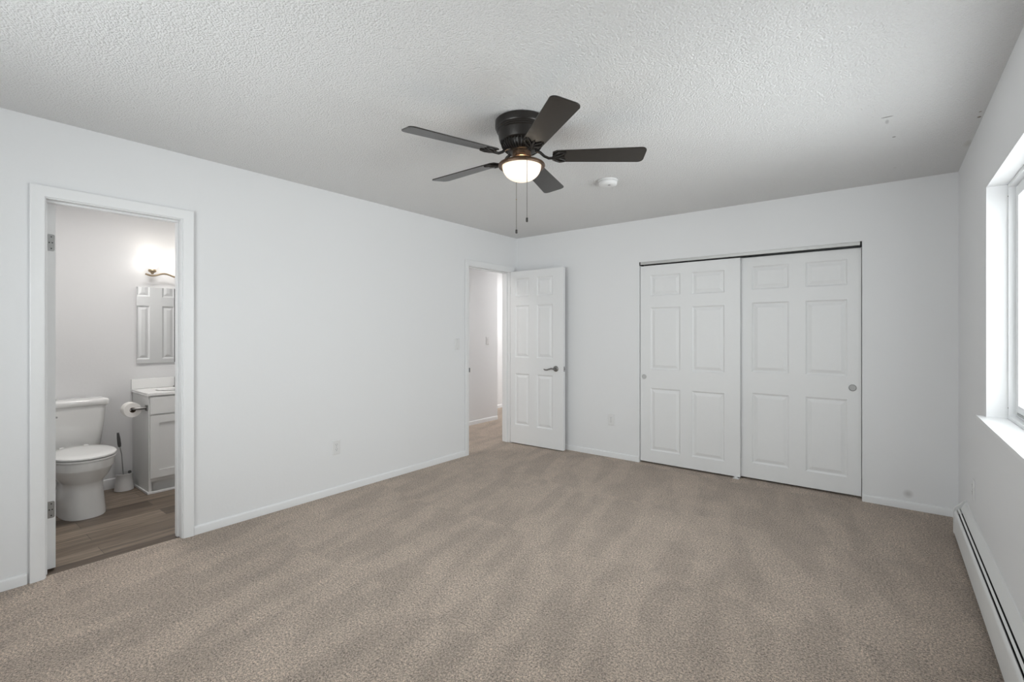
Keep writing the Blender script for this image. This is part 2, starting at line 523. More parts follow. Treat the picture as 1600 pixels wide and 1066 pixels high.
# hallway shell
structure(MB().box((HX - T, BY1 + T, -0.1), (HX, 5.56, H)).box((-1.90, 5.44, -0.1), (HX - T, 5.56, H))
          .build('wall_hallway', M['wall']), 'white hallway wall with the light switch seen through the doorway', 'wall')
structure(MB().box((-1.90, 5.56, -0.1), (-1.78, 8.0, H)).build('wall_hallway_far', M['wall']),
          'bright white wall at the far side of the hallway beyond its corner', 'wall')
structure(MB().box((-1.90, 8.0, -0.1), (0, 8.12, H)).build('wall_hallway_end', M['wall']), 'white wall closing the end of the hallway', 'wall')
structure(MB().box((-T, D + T, -0.1), (0, 8.0, H)).build('wall_hallway_side', M['wall']), 'white hallway wall beside the closet', 'wall')
structure(MB().box((-1.90, BY1 + T, H), (-T, 8.12, H + 0.1)).build('ceiling_hallway', M['wall']), 'white hallway ceiling', 'ceiling')


# baseboards: 55 mm high, rounded top, run along y or x
def base_profile(d=0.011, h=0.056):
    return [(0, 0), (d, 0), (d, h - 0.012), (d * .8, h - 0.004), (d * .45, h), (0, h)]


def baseboard_y(m, x, sgn, a, b, z=0.0, h=0.056):
    return m.extrude([(x + sgn * p[0], z + p[1]) for p in base_profile(h=h)], 'y', a, b)


def baseboard_x(m, y, sgn, a, b, z=0.0, h=0.056):
    return m.extrude([(y + sgn * p[0], z + p[1]) for p in base_profile(h=h)], 'x', a, b)


CW = 0.058
m = MB()
baseboard_y(m, 0.0005, 1, Y0 + .02, DOOR1[0] - 0.073)
baseboard_y(m, 0.0005, 1, DOOR1[1] + 0.066, DOOR2[0] - 0.058)
structure(m.build('baseboard_left', M['trim'], smooth=50), 'low white baseboard along the wall with the two doorways', 'baseboard')
m = MB()
baseboard_x(m, D - 0.0005, -1, 0.02, CLO[0] - 0.003)
baseboard_x(m, D - 0.0005, -1, CLO[1] + 0.003, W - 0.012)
structure(m.build('baseboard_back', M['trim'], smooth=50), 'low white baseboard along the closet wall', 'baseboard')
m = MB()
baseboard_y(m, W - 0.0005, -1, 4.18, D - 0.012)
structure(m.build('baseboard_right', M['trim'], smooth=50), 'short white baseboard between heater and closet wall', 'baseboard')
m = MB()
baseboard_y(m, HX + 0.0005, 1, BY1 + T + .01, 5.555)
baseboard_y(m, -1.7795, 1, 5.57, 7.98)
structure(m.build('baseboard_hallway', M['trim'], smooth=50), 'white baseboard along the hallway wall', 'baseboard')
m = MB()
baseboard_y(m, BX + 0.0005, 1, BY0 + .02, 1.24, z=BZ, h=0.085)
structure(m.build('baseboard_bathroom', M['trim'], smooth=50), 'white baseboard behind the toilet and brush', 'baseboard')


# ------------------------------------------------------------------ door frames (jambs, stops, casings)
def door_frame(name, d, z0, label, stop_x, far=None):
    y0, y1, zt = d
    root = empty(name)
    structure(root, label, 'door frame')
    j = MB()
    j.box((-T, y0 - JB + .001, z0), (0, y0, zt + JB - .001))
    j.box((-T, y1, z0), (0, y1 + JB - .001, zt + JB - .001))
    j.box((-T, y0, zt), (0, y1, zt + JB - .001))
    j.build('jamb', M['trim'], root)
    s = MB()
    a, b = stop_x
    s.box((a, y0, z0), (b, y0 + .011, zt - .011))
    s.box((a, y1 - .011, z0), (b, y1, zt - .011))
    s.box((a, y0, zt - .011), (b, y1, zt))
    s.build('door_stop', M['trim'], root, bevel=.002)
    rv = .006
    for side, x in (('front', 0.0), ('back', -T)):
        c = MB()
        sg = 1 if side == 'front' else -1
        far_w = min(CW, 4.59 - (y1 + rv)) if far else CW
        prof = [(0.0, 0.0), (0.0, .009), (.005, .0115), (.030, .0145), (CW - .004, .0165), (CW, .0150), (CW, .0115), (CW - .006, .0095), (CW - .006, 0.0)]

        def ring(y, z, wy, wz):
            return [(x + sg * h + sg * .0004, y + wy * t, z + wz * t) for t, h in prof]
        zb = z0 if side == 'front' else (z0 if z0 < 0 else 0)
        r = [ring(y0 - rv, zb, -1, 0), ring(y0 - rv, zt + rv, -1, 1), ring(y1 + rv, zt + rv, 1, 1), ring(y1 + rv, zb, 1, 0)]
        c.rings(r)
        c.build('casing', M['trim'], root, smooth=25)
    return root


fr1 = door_frame('trim_1', DOOR1, 0.0, 'white casing and jamb of the bathroom doorway', (-.080, -.045))
fr2 = door_frame('trim_2', DOOR2, 0.0, 'white casing and jamb of the hallway doorway near the corner', (-.080, -.045), far=True)
# strike plate on the latch side of the hallway doorway, wrapping the jamb edge
st = MB().box((-.034, DOOR2[0] - .0002, .875), (0.0015, DOOR2[0] + .0016, .937)).box((-.001, DOOR2[0] - .0002, .883), (.018, DOOR2[0] + .0030, .929))
tag(st.build('strike_plate', M['hinge'], fr2), 'dark metal strike plate')


# ------------------------------------------------------------------ six-panel doors
def door_slab(w, h, t, cols, rows):
    """slab in local x (width), y (0 front .. t back), z; recessed raised panels on both faces"""
    m = MB()
    xs = sorted({0, w, *[a for c in cols for a in c]})
    zs = sorted({0, h, *[a for c in rows for a in c]})
    for face, yf, s in (('f', 0.0, 1), ('b', t, -1)):
        for i in range(len(xs) - 1):
            for j in range(len(zs) - 1):
                x0, x1, z0, z1 = xs[i], xs[i + 1], zs[j], zs[j + 1]
                if (x0, x1) in cols and (z0, z1) in rows:
                    steps = [(0, 0), (.005, .006), (.012, .0105), (.018, .0105), (.041, .0028), (.044, .0020)]
                    rg = []
                    for ins, dep in steps:
                        y = yf + s * dep
                        rg.append([(x0 + ins, y, z0 + ins), (x1 - ins, y, z0 + ins), (x1 - ins, y, z1 - ins), (x0 + ins, y, z1 - ins)])
                    m.rings(rg, cap0=False)
                else:
                    m.add([(x0, yf, z0), (x1, yf, z0), (x1, yf, z1), (x0, yf, z1)], [(0, 1, 2, 3)])
    m.add([(0, 0, 0), (w, 0, 0), (w, t, 0), (0, t, 0), (0, 0, h), (w, 0, h), (w, t, h), (0, t, h)],
          [(0, 1, 2, 3), (4, 5, 6, 7), (0, 3, 7, 4), (1, 2, 6, 5)])
    return m


def weld(o):
    import bmesh
    bm = bmesh.new(); bm.from_mesh(o.data)
    bmesh.ops.remove_doubles(bm, verts=bm.verts, dist=1e-5)
    bmesh.ops.recalc_face_normals(bm, faces=bm.faces)
    bm.to_mesh(o.data); bm.free()
    return o


ROWS = [(.215, .815), (1.005, 1.61), (1.715, 1.925)]

# bathroom door, hinged at the latch-free side, swung right into the bathroom
d1 = empty('door_1', (-0.122, 0.503, 0.0), R(180))
structure(d1, 'white bathroom door swung open, seen edge on with grey hinges', 'door')
slab = weld(door_slab(.61, 2.015, .036, [(.10, .26), (.35, .51)], ROWS).build('slab', M['door'], d1))
slab.location = (0, -.036, 0)
for z in (.326, 1.803):
    hp = MB()
    # plate on the door edge (local +x is into the bathroom after the half turn)
    n = 8
    poly = [(-.006, -.046), (-.026, -.046)]
    pl_ = [(-.004, -.046)]
    for k in range(n + 1):
        a = -math.pi / 2 + (math.pi / 2) * k / n
        pl_.append((-.024 - .008 * math.cos(a), -.038 + .008 * math.sin(a)))
    for k in range(n + 1):
        a = (math.pi / 2) * k / n
        pl_.append((-.024 - .008 * math.cos(a), .038 + .008 * math.sin(a)))
    pl_.append((-.004, .046))
    hp.extrude([(p[0], p[1] + z) for p in pl_], 'x', -.0018, .0006)
    h_ = hp.build('hinge', M['hinge'], d1)
    tag(h_, 'grey steel hinge')
    for dz, dy in ((-.032, -.018), (0.0, -.010), (.0, -.022), (.032, -.018)):
        MB().lathe([(.0035, -.0026), (.0030, -.0016)], (0, dy, z + dz), 'x', 10).build('screw', M['slot'], h_)
    MB().lathe([(.0055, z - .046), (.0055, z + .046)], (.004, .006, 0), 'z', 12).build('hinge_pin', M['hinge'], h_)

# hallway door, open against the closet wall
d2 = empty('door_2', (0.012, 4.464, 0.012), R(0.8))
structure(d2, 'white six panel bedroom door standing open near the corner, lever handle', 'door')
weld(door_slab(.726, 2.012, .035, [(.068, .268), (.375, .588)], ROWS).build('slab', M['door'], d2))
hd = empty('door_handle', (0, 0, 0)); hd.parent = d2
kx, kz = .632, .894
MB().lathe([(.032, -.001), (.032, -.006), (.027, -.011), (.016, -.014)], (kx, 0, kz), 'y', 32).lathe(
    [(.011, -.012), (.011, -.045), (.013, -.050), (.010, -.056)], (kx, 0, kz), 'y', 20).build('rose', M['nickel'], hd, smooth=40)
MB().tube([(kx, -.048, kz), (kx - .03, -.050, kz + .004), (kx - .06, -.050, kz - .004), (kx - .09, -.049, kz - .014), (kx - .118, -.047, kz - .014),
           (kx - .132, -.044, kz - .008)], [.0095, .009, .008, .0075, .0075, .006], 12).build('lever', M['nickel'], hd, smooth=60)
MB().lathe([(.032, .036), (.032, .041), (.027, .046), (.016, .049)], (kx, 0, kz), 'y', 32).lathe([(.011, .047), (.011, .07)], (kx, 0, kz), 'y', 16).build('rose', M['nickel'], hd, smooth=40)
lp = MB().box((.7255, .006, kz - .028), (.7272, .029, kz + .028)).build('latch_plate', M['pull'], d2)
MB().box((.727, .011, kz - .008), (.734, .024, kz + .008)).build('latch_bolt', M['nickel'], lp, bevel=.002)
for z in (.25, 1.0, 1.79):
    MB().lathe([(.006, z - .044), (.006, z + .044)], (-.007, -.004, 0), 'z', 12).build('hinge', M['trim'], d2)

# sliding closet doors
CROWS = [(.135, .755), (.94, 1.555), (1.67, 1.875)]
d3 = empty('door_3', (CLO[0] + .006, D + .012, .018))
structure(d3, 'white six panel sliding closet door in front, round pull near its outer edge', 'closet door')
weld(door_slab(.930, 1.955, .034, [(.105, .400), (.510, .800)], [(a - .018, b - .018) for a, b in CROWS]).build('slab', M['door'], d3))
d4 = empty('door_4', (2.437, D + .056, .018))
structure(d4, 'white six panel sliding closet door behind, beside the window wall corner', 'closet door')
weld(door_slab(.928, 1.955, .034, [(.145, .430), (.553, .838)], [(a - .002, b - .002) for a, b in CROWS]).build('slab', M['door'], d4))


def pull(parent, x, z, r, mat, label):
    o = MB().lathe([(r, .001), (r, -.0034), (r * .88, -.0042), (r * .82, -.0026), (r * .78, -.0008), (0.001, -.0006)], (x, 0, z), 'y', 32, cap1=False).build('flush_pull', mat, parent, smooth=40)
    tag(o, label)
    return o


pull(d3, .040, .846, .024, M['pale'], 'pale round flush pull')
pull(d4, .872, .850, .027, M['pull'], 'grey metal round flush pull')
# closet head track
tr = empty('closet_track', (0, D, 1.98))
tag(tr, 'thin silver metal track above the sliding closet doors', 'track')
MB().box((CLO[0] + .012, -.003, .006), (CLO[1] - .012, .004, .034)).box((CLO[0] + .012, .004, .024), (CLO[1] - .012, .10, .034)).build('fascia', M['alu'], tr, bevel=.001)
for x in (CLO[0] + .001, CLO[1] - .012):
    tag(MB().box((x, -.0035, .002), (x + .011, .08, .0345)).build('end_cap', M['black'], tr), 'black end cap')
gd = MB().box((-.025, -.02, 0), (.025, .07, .006)).box((-.012, -.006, .006), (.012, -.002, .016)).box((-.012, .036, .006), (.012, .041, .016))
o = gd.build('door_guide', M['plastic']); o.location = (2.462, D + .012, 0.001)
tag(o, 'small floor guide where the two closet doors overlap', 'guide')

# linen door seen only in the bathroom mirror
d5 = empty('door_5', (-T - .004, 1.562, 0.0), R(90))
structure(d5, 'narrow white six panel door reflected in the bathroom mirror', 'door')
weld(door_slab(.52, 2.015, .030, [(.08, .20), (.32, .44)], ROWS).build('slab', M['door'], d5))

# ------------------------------------------------------------------ windows
def window(name, label, y0, y1, z0, z1, xin, xout):
    """window in a wall that runs along y with its inside face at xin; built in x = depth"""
    root = empty(name)
    structure(root, label, 'window')
    f = MB(); xf = xin + .077
    fw = .018
    for a, b in (((xf, y0, z0), (xout + .012, y0 + fw, z1)), ((xf, y1 - fw, z0), (xout + .012, y1, z1)),
                 ((xf, y0 + fw, z0), (xout + .012, y1 - fw, z0 + fw)), ((xf, y0 + fw, z1 - fw), (xout + .012, y1 - fw, z1))):
        f.box(a, b)
    # inner track lip
    lw = fw + .012
    for a, b in (((xf + .0835, y0 + fw, z0 + fw), (xf + .0845, y0 + lw, z1 - fw)), ((xf + .0835, y1 - lw, z0 + fw), (xf + .0845, y1 - fw, z1 - fw))):
        f.box(a, b)
    f.build('window_frame', M['vinyl'], root, bevel=.003)
    ym = (y0 + y1) / 2
    for k, (a, b, xs) in enumerate(((ym - .02, y1 - fw - .003, xf + .024), (y0 + fw + .003, ym + .02, xf + .055))):
        s = MB(); sw = .055; zz0, zz1 = z0 + fw + .003, z1 - fw - .003
        for p, q in (((xs, a, zz0), (xs + .026, a + sw, zz1)), ((xs, b - sw, zz0), (xs + .026, b, zz1)),
                     ((xs, a + sw, zz0), (xs + .026, b - sw, zz0 + sw)), ((xs, a + sw, zz1 - sw), (xs + .026, b - sw, zz1))):
            s.box(p, q)
        so = s.build('sash', M['vinyl'], root, bevel=.003)
        MB().box((xs + .018, a + sw - .004, zz0 + sw - .004), (xs + .023, b - sw + .004, zz1 - sw + .004)).build('pane', M['pane'], so)
        MB().box((xs - .004, a + sw, zz0 + .010), (xs - .0005, b - sw, zz0 + .020)).build('sash_rail', M['hinge'], so)
    for (yy, zz) in ((y1 - fw * .5, z1 - .06), (y1 - fw * .5, z0 + .055)):
        MB().lathe([(.0035, -.001), (.0035, .004)], (xf, yy, zz), 'x', 10).build('screw_hole', M['slot'], root)
    return root


window('window_1', 'white framed sliding window in the wall above the heater', *WIN, W, W + 0.15)
w2 = window('added_window', 'unseen white framed sliding window added behind the camera for daylight', RWIN[0], RWIN[1], RWIN[2], RWIN[3], -Y0, -Y0 + .15)
w2.rotation_euler = (0, 0, R(-90)); w2.location = (0, 0, 0)
w2.matrix_world = Matrix(((0, 1, 0, 0), (-1, 0, 0, 0), (0, 0, 1, 0), (0, 0, 0, 1)))
# stools (sills)
s = MB().box((W - .033, WIN[0] - .05, WIN[2] - .018), (W - .0005, WIN[1] + .05, WIN[2] + .001)).box((W - .001, WIN[0] + .001, WIN[2] - .0005), (W + .0765, WIN[1] - .001, WIN[2] + .001))
structure(s.build('trim_3', M['trim'], bevel=.0015), 'white window sill board jutting from the wall above the heater', 'window sill')
s = MB().box((RWIN[0] - .05, Y0 + .0005, RWIN[2] - .018), (RWIN[1] + .05, Y0 + .033, RWIN[2] + .001))
structure(s.build('trim_4', M['trim'], bevel=.0015), 'white sill board of the added window behind the camera', 'window sill')

# ------------------------------------------------------------------ baseboard heater
hy0, hy1 = -0.40, 4.17
ht = empty('baseboard_heater', (W, 0, 0))
tag(ht, 'long white hydronic baseboard heater under the window', 'heater')
# profile in (x from wall, negative into the room), z
MB().extrude([(-.0005, .02), (-.004, .02), (-.004, .190), (-.029, .187), (-.030, .192), (-.006, .238), (-.0005, .240)], 'y', hy0, hy1 - .035).build('back_panel', M['enamel'], ht)
fp = [(-.056, .030), (-.060, .030), (-.060, .160), (-.057, .171), (-.050, .178), (-.047, .176), (-.053, .169), (-.056, .159)]
MB().extrude(fp, 'y', hy0, hy1 - .035).build('front_cover', M['enamel'], ht, smooth=30)
MB().extrude([(-.0355, .187), (-.0425, .180), (-.0435, .183), (-.0365, .191)], 'y', hy0, hy1 - .035).build('damper', M['enamel'], ht)
fin = MB().extrude([(-.006, .03), (-.053, .03), (-.053, .150), (-.030, .165), (-.006, .165)], 'y', hy0 + .01, hy1 - .045)  # solid block, the shade behind the slots is put into its black colour
tag(fin.build('fin_element', M['black'], ht), 'heating element coloured black for the shade inside the heater')
ec = [(-.0005, .022), (-.062, .022), (-.062, .160), (-.060, .178), (-.053, .193), (-.038, .207), (-.015, .236), (-.0005, .242)]
for a, b in ((hy1 - .06, hy1), (hy0, hy0 + .05)):
    MB().extrude(ec, 'y', b if a < 0 else b, a + .045 if a > 0 else a).build('end_cap', M['enamel'], ht, bevel=.002)
for y in (1.9, 0.1):
    MB().extrude([(-.0585, .03), (-.0612, .03), (-.0612, .161), (-.0575, .1725), (-.0505, .179), (-.05, .177)], 'y', y, y + .05).build('joint_strip', M['enamel'], ht)

# ------------------------------------------------------------------ outlets and switches
def plate_mesh(w=.071, h=.116):
    m = MB()
    rg = []
    for ins, d in ((0, 0.0), (0, .002), (.003, .0052), (.008, .006)):
        x, z = w / 2 - ins, h / 2 - ins
        rg.append([(-x, -d, -z), (x, -d, -z), (x, -d, z), (-x, -d, z)])
    return m.rings(rg)


def outlet(loc, rz, label):
    r = empty('wall_outlet', loc, rz)
    tag(r, label, 'outlet', 'white duplex wall outlets')
    plate_mesh().build('cover_plate', M['plastic'], r)
    for s in (-1, 1):
        z = .0195 * s
        pts = []
        for k in range(24):
            a = 2 * math.pi * k / 24
            pts.append((max(-.0165, min(.0165, .0175 * math.cos(a) * 1.05)), z + max(-.0135, min(.0135, .0175 * math.sin(a)))))
        rc = MB().extrude(pts, 'y', -.0055, -.0075).build('receptacle', M['plastic'], r)
        MB().box((-.0075, -.0078, z + .001), (-.0055, -.0074, z + .009)).box((.0055, -.0078, z + .001), (.0075, -.0074, z + .009)).lathe(
            [(.0024, -.0074), (.0024, -.0078)], (0, 0, z - .007), 'y', 10).build('slots', M['slot'], rc)
    MB().lathe([(.003, -.0055), (.0025, -.0068)], (0, 0, 0), 'y', 12).build('screw', M['pull'], r)
    return r


outlet((0.0006, 2.187, .375), R(90), 'white wall outlet between the bathroom and hallway doorways')
outlet((1.247, D - .0006, .393), 0, 'white wall outlet between the open door and the closet')
outlet((W - .0006, 3.832, .398), R(-90), 'white wall outlet above the far end of the heater')


def switch(loc, rz, label):
    r = empty('light_switch', loc, rz)
    tag(r, label, 'light switch', 'white wall switches')
    plate_mesh().build('cover_plate', M['plastic'], r)
    MB().box((-.0165, -.0066, -.034), (.0165, -.0055, .034)).build('rocker_frame', M['plastic'], r)
    MB().add([(-.015, -.0066, -.032), (.015, -.0066, -.032), (.015, -.0066, .032), (-.015, -.0066, .032),
              (-.015, -.0075, -.032), (.015, -.0075, -.032), (.015, -.0112, .032), (-.015, -.0112, .032)],
             [(0, 1, 2, 3), (4, 5, 6, 7), (0, 1, 5, 4), (2, 3, 7, 6), (0, 3, 7, 4), (1, 2, 6, 5)]).build('rocker', M['plastic'], r)
    for z in (-.046, .046):
        MB().lathe([(.003, -.0055), (.0025, -.0068)], (0, 0, z), 'y', 12).build('screw', M['pull'], r)
    return r


switch((0.0006, 3.577, 1.185), R(90), 'white light switch on the bedroom wall beside the hallway doorway')
switch((HX + .0006, 5.33, 1.19), R(90), 'white light switch on the hallway wall, seen through the doorway')

# ------------------------------------------------------------------ smoke detector
sd = empty('smoke_detector', (1.885, 3.255, H))
tag(sd, 'round white smoke detector on the ceiling beyond the fan', 'smoke detector')
MB().lathe([(.072, -.0005), (.072, -.012)], n=48).build('mounting_base', M['plastic'], sd, smooth=40)
MB().lathe([(.066, -.012), (.068, -.016), (.067, -.030), (.058, -.040), (.030, -.043), (.001, -.043)], n=48).build('cover', M['plastic'], sd, smooth=50)
MB().lathe([(.0665, -.0125), (.0665, -.0150)], n=48).build('vent_ring', M['slot'], sd)
MB().lathe([(.010, -.042), (.010, -.045), (.008, -.046)], (.02, -.02, 0), n=16).build('test_button', M['pull'], sd)

# ------------------------------------------------------------------ ceiling fan
FX, FY = 1.977, 2.060
fan = empty('ceiling_fan', (FX, FY, H))
tag(fan, 'dark five blade flush mount ceiling fan with lit bowl light', 'ceiling fan')
# heights relative to the ceiling
MB().lathe([(.137, -.0008), (.142, -.006), (.142, -.038), (.139, -.045), (.136, -.047), (.136, -.053), (.132, -.056), (.132, -.062), (.127, -.066),
            (.122, -.095), (.117, -.114), (.108, -.121), (.08, -.123)], n=64).build('motor_housing', M['bronze'], fan, smooth=35)
MB().lathe([(.098, -.118), (.094, -.138), (.082, -.156), (.070, -.166), (.05, -.168)], n=56).build('flywheel', M['bronze'], fan, smooth=35)
vm = MB()
for k in range(40):
    a = 2 * math.pi * k / 40
    q = MB().tube([(.109, 0, -.119), (.106, 0, -.136), (.094, 0, -.153), (.078, 0, -.165)], .0026, 6).xf(Matrix.Rotation(a, 4, 'Z'))
    vm.add(q.v, q.f)
vm.build('vent_ribs', M['bronze'], fan)
MB().lathe([(.050, -.166), (.050, -.186), (.046, -.190), (.046, -.196)], n=40).build('switch_housing', M['brown'], fan, smooth=40)
pan = MB().lathe([(.054, -.2015), (.060, -.205), (.085, -.217), (.112, -.226), (.123, -.232), (.126, -.240), (.123, -.247), (.112, -.248), (.108, -.244),
                  (.110, -.236), (.083, -.221), (.060, -.209), (.054, -.206)], n=64, cap0=False, cap1=False)
pan.f += [tuple([12 * 64 + j, 12 * 64 + (j + 1) % 64, (j + 1) % 64, j]) for j in range(64)]
pan.build('light_pan', M['brown'], fan, smooth=45)
for k in range(3):
    a = 2 * math.pi * k / 3 + .4
    MB().lathe([(.005, -.185), (.005, -.236)], (.048 * math.cos(a), .048 * math.sin(a), 0), n=8).build('pan_post', M['brown'], fan)
bp_ = []
for k in range(15):
    t = (math.pi / 2) * k / 14
    bp_.append((max(.001, .1045 * math.cos(t) ** 0.85), -.240 - .082 * math.sin(t)))
MB().lathe(bp_, n=56).build('glass_bowl', M['bowl'], fan, smooth=60)
# blades
def blade_outline():
    r0, r1, w0, w1, c = .165, .654, .053, .0690, .030
    pts = [(r0, -w0 * .72), (r0 + .02, -w0)]
    for k in range(9):
        a = -math.pi / 2 + (math.pi / 2) * k / 8
        pts.append((r1 - c + c * math.cos(a), -(w1 - c) + c * math.sin(a)))
    for k in range(9):
        a = (math.pi / 2) * k / 8
        pts.append((r1 - c + c * math.cos(a) , (w1 - c) + c * math.sin(a)))
    pts += [(r0 + .02, w0), (r0, w0 * .72)]
    return pts


PITCH = R(-11)
BZ_ = -.190
for k in range(5):
    a = R(-108.8 + 72 * k)
    pr = Matrix.Translation((0, 0, BZ_)) @ Matrix.Rotation(PITCH, 4, 'X')
    b = MB().extrude(blade_outline(), 'z', -.003, .003).xf(pr)
    bo = b.build('blade', M['blade'], fan, bevel=.0012)
    bo.rotation_euler = (0, 0, a)
    # blade iron: curved arm from the flywheel plus a three-finger bracket under the blade
    ir = MB()
    ir.tube([(.075, 0, -.160), (.100, 0, -.170), (.122, 0, -.190), (.145, 0, -.201), (.175, 0, -.2005), (.200, 0, -.198)],
            [.008, .008, .0075, .0075, .0075, .006], 10)
    for s in (-1, 1):
        q = MB().tube([(.165, 0, -.0085), (.180, s * .030, -.0075), (.205, s * .046, -.007), (.232, s * .044, -.006)], [.006, .006, .0055, .004], 8).xf(pr)
        ir.add(q.v, q.f)
        q = MB().tube([(.175, 0, -.0085), (.205, s * .014, -.007), (.235, s * .036, -.006)], [.005, .0045, .004], 8).xf(pr)
        ir.add(q.v, q.f)
    q = MB().tube([(.165, 0, -.009), (.2, 0, -.008), (.228, 0, -.006)], [.007, .006, .004], 8).xf(pr)
    ir.add(q.v, q.f)
    io = ir.build('blade_iron', M['bronze'], bo, smooth=60)
# pull chains
def chain(x, y, z0, z1, joint, name_label, lead=None):
    m = MB()
    if lead: m.tube(lead, .0011, 6)
    m.lathe([(.0014, z0), (.0014, z1)], (x, y, 0), n=6)
    z = z0
    while z > z1:
        m.lathe([(.0004, z), (.0017, z - .0017), (.0017, z - .0022), (.0004, z - .004)], (x, y, 0), n=6)
        z -= .008
    c = m.build('pull_chain', M['chain'], fan, smooth=60)
    tag(c, name_label)
    MB().lathe([(.001, z1 + .002), (.0055, z1), (.006, z1 - .018), (.0045, z1 - .021)], (x, y, 0), n=16).build('chain_fob', M['bronze'], c, smooth=50)
    if joint:
        MB().lathe([(.001, joint + .005), (.003, joint + .003), (.003, joint - .003), (.001, joint - .005)], (x, y, 0), n=10).build('connector', M['brass'], c)


# ------------------------------------------------------------------ toilet
def superring(z, x0, x1, b, cy, ef=2.2, n=48):
    cx, a = (x0 + x1) / 2, (x1 - x0) / 2
    r = []
    for k in range(n):
        t = 2 * math.pi * k / n
        c, s = math.cos(t), math.sin(t)
        r.append((cx + a * math.copysign(abs(c) ** (2 / ef), c), cy + b * math.copysign(abs(s) ** (2 / ef), s), z))
    return r


CY = 0.83
toi = empty('toilet', (BX, CY, BZ))
tag(toi, 'white two piece toilet against the bathroom wall, lid closed', 'toilet')
bw = MB().rings([superring(0, .20, .712, .130, 0, 2.6), superring(.02, .20, .712, .130, 0, 2.6), superring(.10, .205, .702, .124, 0, 2.5),
                 superring(.19, .21, .692, .119, 0, 2.4), superring(.236, .20, .690, .121, 0, 2.3), superring(.250, .19, .700, .134, 0, 2.2),
                 superring(.285, .17, .728, .159, 0, 2.15), superring(.330, .15, .756, .178, 0, 2.1), superring(.346, .15, .770, .186, 0, 2.1),
                 superring(.352, .15, .772, .187, 0, 2.1), superring(.402, .15, .774, .188, 0, 2.1), superring(.410, .16, .766, .180, 0, 2.1)])
bw.build('bowl', M['ceramic'], toi, smooth=45)
MB().rings([superring(.4105, .265, .772, .184, 0, 2.15), superring(.413, .260, .778, .189, 0, 2.15), superring(.421, .260, .778, .189, 0, 2.15),
            superring(.424, .265, .772, .184, 0, 2.15)]).build('toilet_seat', M['seatp'], toi, smooth=50)
MB().rings([superring(.4292, .268, .772, .182, 0, 2.15), superring(.432, .260, .780, .190, 0, 2.15), superring(.441, .260, .779, .189, 0, 2.15),
            superring(.447, .270, .765, .176, 0, 2.15), superring(.450, .33, .68, .11, 0, 2.15)]).build('toilet_lid', M['seatp'], toi, smooth=50)
for s in (-1, 1):
    MB().box((.225, s * .07 - .015, .418), (.262, s * .07 + .015, .446)).build('lid_hinge', M['seatp'], toi, bevel=.006)


def rrect(z, x0, x1, hw, r, n=6):
    p = []
    for cx, cy, a0 in ((x1 - r, hw - r, 0), (x0 + r, hw - r, 90), (x0 + r, -hw + r, 180), (x1 - r, -hw + r, 270)):
        for k in range(n + 1):
            a = R(a0 + 90 * k / n)
            p.append((cx + r * math.cos(a), cy + r * math.sin(a), z))
    return p


MB().rings([rrect(.395, .04, .175, .165, .05), rrect(.42, .03, .188, .178, .05), rrect(.58, .022, .200, .196, .045), rrect(.740, .018, .208, .208, .04)]).build('tank', M['ceramic'], toi, smooth=50)
MB().rings([rrect(.741, .010, .214, .214, .03), rrect(.746, .006, .220, .222, .032), rrect(.778, .006, .222, .224, .032), rrect(.789, .012, .214, .216, .03), rrect(.792, .03, .195, .2, .03)]).build('tank_lid', M['ceramic'], toi, smooth=50)
MB().tube([(.213, -.165, .69), (.225, -.165, .69), (.228, -.13, .685), (.226, -.09, .675)], [.010, .009, .006, .006], 10).build('flush_lever', M['nickel'], toi, smooth=60)
for s in (-1, 1):
    MB().lathe([(.013, .0), (.013, .012), (.008, .020), (.001, .022)], (.37, s * .134, 0), n=16).build('bolt_cap', M['seatp'], toi, smooth=60)

# toilet brush and its holder
hold = empty('toilet_brush_holder', (-1.512, 1.165, BZ))
tag(hold, 'white tapered toilet brush holder on the floor beside the vanity', 'brush holder')
MB().lathe([(.060, .0005), (.066, .003), (.066, .010), (.058, .080), (.053, .122), (.056, .128), (.056, .140), (.050, .141), (.050, .10), (.05, .02), (.001, .02)], n=40, cap1=False).build('cup', M['plastic'], hold, smooth=45)
MB().lathe([(.006, .138), (.012, .144), (.012, .156), (.006, .162)], (.03, .030, 0), n=16).build('lid_knob', M['grip'], hold, smooth=50)
br = empty('toilet_brush', (-1.512, 1.165, BZ))
tag(br, 'toilet brush with dark grip standing in the white holder', 'toilet brush')
top = Vector((-.03, -.035, .48))
st0 = Vector((-.004, -.004, .11))
MB().tube([st0, st0.lerp(top, .5) + Vector((.004, .006, 0)), st0.lerp(top, .72)], .0035, 8).build('stem', M['pull'], br, smooth=60)
g0 = st0.lerp(top, .68)
MB().tube([g0, g0.lerp(top, .2), g0.lerp(top, .6), top], [.010, .013, .012, .008], 12).build('grip', M['grip'], br, smooth=60)
MB().lathe([(.02, .03), (.035, .04), (.035, .10), (.012, .112)], n=20).build('bristle_head', M['plastic'], br, smooth=50)

